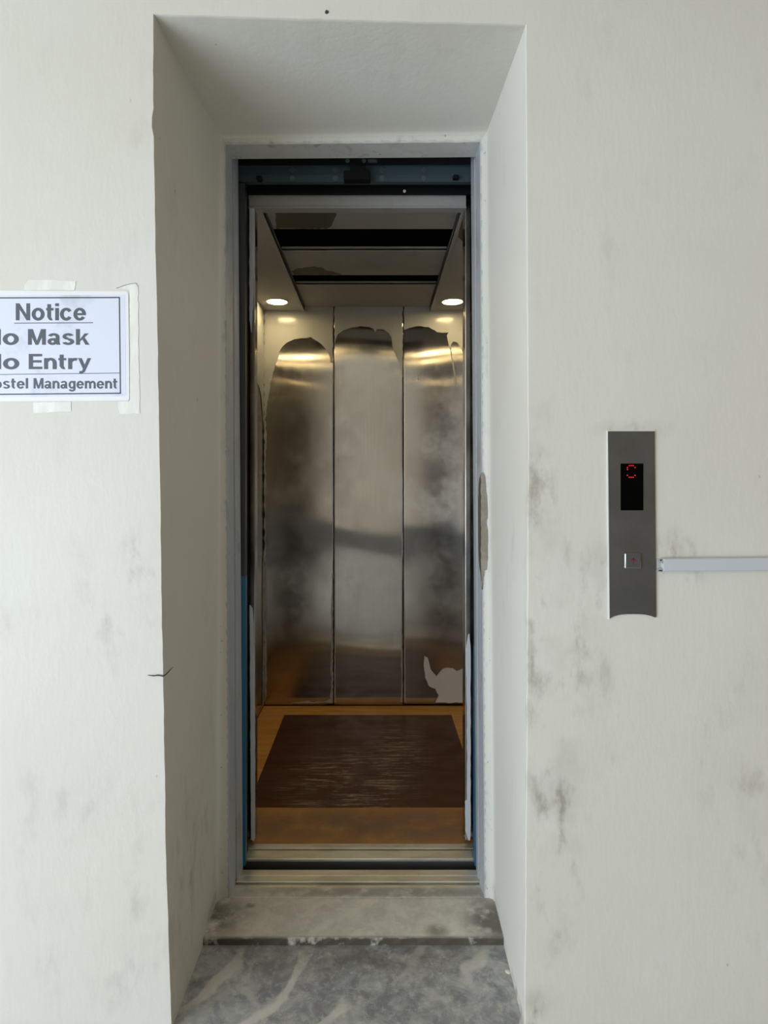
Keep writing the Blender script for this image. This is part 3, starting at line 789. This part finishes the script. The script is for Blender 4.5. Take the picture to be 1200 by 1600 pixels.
def line(xa, ya, xb, yb, w):
    a = Vector((wx(xa), yq0, wz(ya))); b = Vector((wx(xb), yq0, wz(yb))); n = Vector((-(b - a).z, 0, (b - a).x)).normalized() * w * D0 / 2000
    prism(bm, [a - n, b - n, b + n, a + n], (0, .0003, 0))
line(-48, 466, 187.8, 465.2, 1.8); line(187, 465.2, 188.6, 614.8, 1.8); line(-48, 616.8, 189.4, 614.6, 1.8); line(-48, 586, 188, 583, .9); line(23, 505.3, 146, 504.5, 1.1)
keep(mesh_obj('printed_border', bm, M['ink_line']), nt)
for body, x0, x1, yb, yt in (('Notice', 25.3, 135, 500.8, 474.3), ('No', -26, 30.2, 539, 514.5), ('Mask', 44.3, 140.3, 539, 514.5), ('No', -26, 31, 577, 553.2), ('Entry', 45.5, 143, 577, 553.2), ('Hostel', -25, 44, 607.3, 591), ('Management', 53, 184, 607.3, 591)):
    bm = text_bm(body, wx(x0), wx(x1), wz(yb), wz(yt), -.0018)
    keep(mesh_obj('lettering', bm, M['ink']), nt)
tag(nt, 'laminated notice sheet reading Notice No Mask No Entry taped to left wall', 'notice')
def tape(pts, label, seed, lift=.0012):
    bm = bmesh.new()
    o = jag(pts, .7, 5, seed)
    prism(bm, [Vector((wx(x), -.0022 if lift > .002 else -.0004, wz(y))) for x, y in o], (0, -.0004, 0))
    t = mesh_obj('tape_strip', bm, M['tape'])
    tag(t, label, 'tape', 'clear tape strips holding the notice')
tape([(38, 453.5), (38.5, 446), (44, 438), (75, 437.5), (118.5, 440), (118, 447), (116.5, 453.5)], 'short wrinkled tape strip above the notice', 61)
tape([(183, 449), (196, 446), (212, 442.5), (216, 449), (216.5, 540), (219, 646), (188, 647.5), (185, 640), (184.5, 627.5), (203, 627), (203, 454)], 'tall wrinkled tape strip down the right edge of the notice', 62)
tape([(51.5, 628.5), (111.5, 628), (112, 643), (52.5, 645.5)], 'short tape strip below the notice', 63)
bm = bmesh.new(); tube(bm, [Vector((wx(x), -.0016, wz(y))) for x, y in ((182, 450.5), (198, 445), (212, 442.5), (216, 448))], .0007, 6)
tag(mesh_obj('tape_curl', bm, M['trunk_base']), 'dark curled tape end at the top right corner of the notice', 'tape')

# ------------------------------------------------------------------ call panel
cp = empty('call_panel', (wx(986), 0, wz(966)))
bm = bmesh.new()
outl = [(949, 674), (1021.7, 674)] + [(1021.7 + 2.6 * t, 674 + 290 * t) for t in (.25, .5, .75, 1.0)]
arc = []
for i in range(1, 24):
    t = i / 24; x = 1024.3 + (951.8 - 1024.3) * t
    arc.append((x, 965.5 - 6.5 * (1 - abs(2 * t - 1) ** 3.2)))
outl += arc + [(951.8, 966), (951.2, 900), (949.8, 760)]
prism(bm, [Vector((wx(x), -.0005, wz(y))) for x, y in outl], (0, -.0035, 0))
face_p = keep(mesh_obj('faceplate', bm, M['plate']), cp)
bm = bmesh.new()
prism(bm, [Vector((wx(x), -.0003, wz(y))) for x, y in ((947.6, 672.6), (1022, 672.6), (1022, 676), (951, 676), (953.5, 966), (950.4, 967.5), (949.2, 860))], (0, -.0030, 0))
rim = keep(mesh_obj('paint_rim', bm, M['plate_edge']), cp); rim['label'] = 'white paint rim along the left and top edge'
bm = bmesh.new(); box(bm, wx(968.5), wx(1004), -.0048, -.0030, wz(797.3), wz(724.3), .0006)
dsp = keep(mesh_obj('display', bm, M['glass']), cp)
bm = bmesh.new()
for r_, cols in ((0, (1, 2, 3)), (1, (0, 4)), (2, (0,)), (5, (0, 4)), (6, (1, 2, 3))):
    for c_ in cols:
        cyl(bm, (wx(979 + c_ * 2.95), -.0047, wz(727.6 + r_ * 3.02)), (0, -1, 0), .0014, .0006, 10)
dg_ = mesh_obj('red_digit', bm, M['led']); keep(dg_, cp); dg_.parent = dsp; dg_.location = -Vector(cp.location) - Vector(dsp.location)
bm = bmesh.new()
box(bm, wx(974.5), wx(1000.2), -.0075, -.0035, wz(888), wz(863.8), .0022, 3)
bt = keep(mesh_obj('button', bm, M['chrome'], None, True), cp)
bm = bmesh.new(); box(bm, wx(976.2), wx(998.6), -.0082, -.0060, wz(886.4), wz(865.4), .0010, 2)
bf = mesh_obj('button_face', bm, M['button']); keep(bf, cp); bf.parent = bt; bf.location = -Vector(cp.location) - Vector(bt.location)
bm = bmesh.new()
def bar(xa, ya, xb, yb, w):
    a = Vector((wx(xa), -.0086, wz(ya))); b = Vector((wx(xb), -.0086, wz(yb))); n = Vector((-(b - a).z, 0, (b - a).x)).normalized() * w * D0 / 2000
    prism(bm, [a - n, b - n, b + n, a + n], (0, .0005, 0))
bar(987.4, 880.5, 987.4, 871.5, 1.2); bar(983.8, 875.8, 987.5, 871.3, 1.2); bar(991, 875.8, 987.3, 871.3, 1.2)
ar = mesh_obj('up_arrow', bm, M['arrow']); keep(ar, cp); ar.parent = bt; ar.location = -Vector(cp.location) - Vector(bt.location)
tag(cp, 'tall dark steel call panel with red floor display and up button', 'call panel')

# ------------------------------------------------------------------ cable trunking on the right wall
tr = empty('cable_trunking', (wx(1026), 0, wz(881)))
bm = bmesh.new()
loft(bm, [[Vector((wx(x), y, wz(c + o_))) for y, o_ in ((-.0005, -10), (-.016, -10), (-.018, -8.6), (-.018, 8.6), (-.016, 10), (-.0005, 10))] for x, c in ((1032, 881.5), (1200, 880), (1700, 876))], True, True)
ld = keep(mesh_obj('trunking_lid', bm, M['trunk']), tr)
bm = bmesh.new()
box(bm, wx(1024.6), wx(1033), -.004, -.0004, wz(890), wz(873.5))
box(bm, wx(1026), wx(1033), -.015, -.0004, wz(875), wz(873.2)); box(bm, wx(1024.6), wx(1033), -.014, -.0004, wz(891), wz(889.2))
prism(bm, [Vector((wx(x), -.015, wz(y))) for x, y in ((1022, 871.5), (1028, 872), (1031, 876), (1030, 879), (1027.5, 875))], (0, .003, 0))
prism(bm, [Vector((wx(x), -.014, wz(y))) for x, y in ((1023, 888), (1027, 886.8), (1031, 889), (1030.5, 892), (1026, 891.5))], (0, .003, 0))
keep(mesh_obj('trunking_base', bm, M['trunk_base']), tr)['label'] = 'broken open end of the base channel'
tag(tr, 'pale grey cable trunking running right along the wall from the call panel', 'trunking')

# ------------------------------------------------------------------ small things on the wall and floor
bm = bmesh.new(); tube(bm, [P(231, 1055, 1.4285), P(240, 1056, 1.4280), P(247, 1055, 1.428), P(254.5, 1056.5, 1.427), P(259, 1054, 1.444), P(263, 1050, 1.458), P(270.5, 1042, 1.480)], [.0006, .0014, .0016, .0018, .0014, .0012, .0006], 6)  # thin tube added to stand for a dark scrape on the corner
tag(mesh_obj('dark_mark', bm, M['dark_mark']), 'short dark scrape mark across the left corner of the recess', 'dark_mark')
bm = bmesh.new(); c = P(510.5, 19, D0); cyl(bm, c + Vector((0, .001, 0)), (0, -1, 0), .0048, .004, 12, .003)
tag(mesh_obj('nail', bm, M['dark_mark']), 'dark nail head in the wall just above the recess', 'nail')
bm = bmesh.new(); c = P(794, 1518, 1.2285 / .768); lathe(bm, (c.x, c.y, -.0285), [(.0002, .003), (.005, .0028), (.0075, .0012), (.008, 0)], 9)
tag(mesh_obj('plaster_chip', bm, M['chip'], None, True), 'pale plaster crumb on the dark marble by the right recess wall', 'chip')
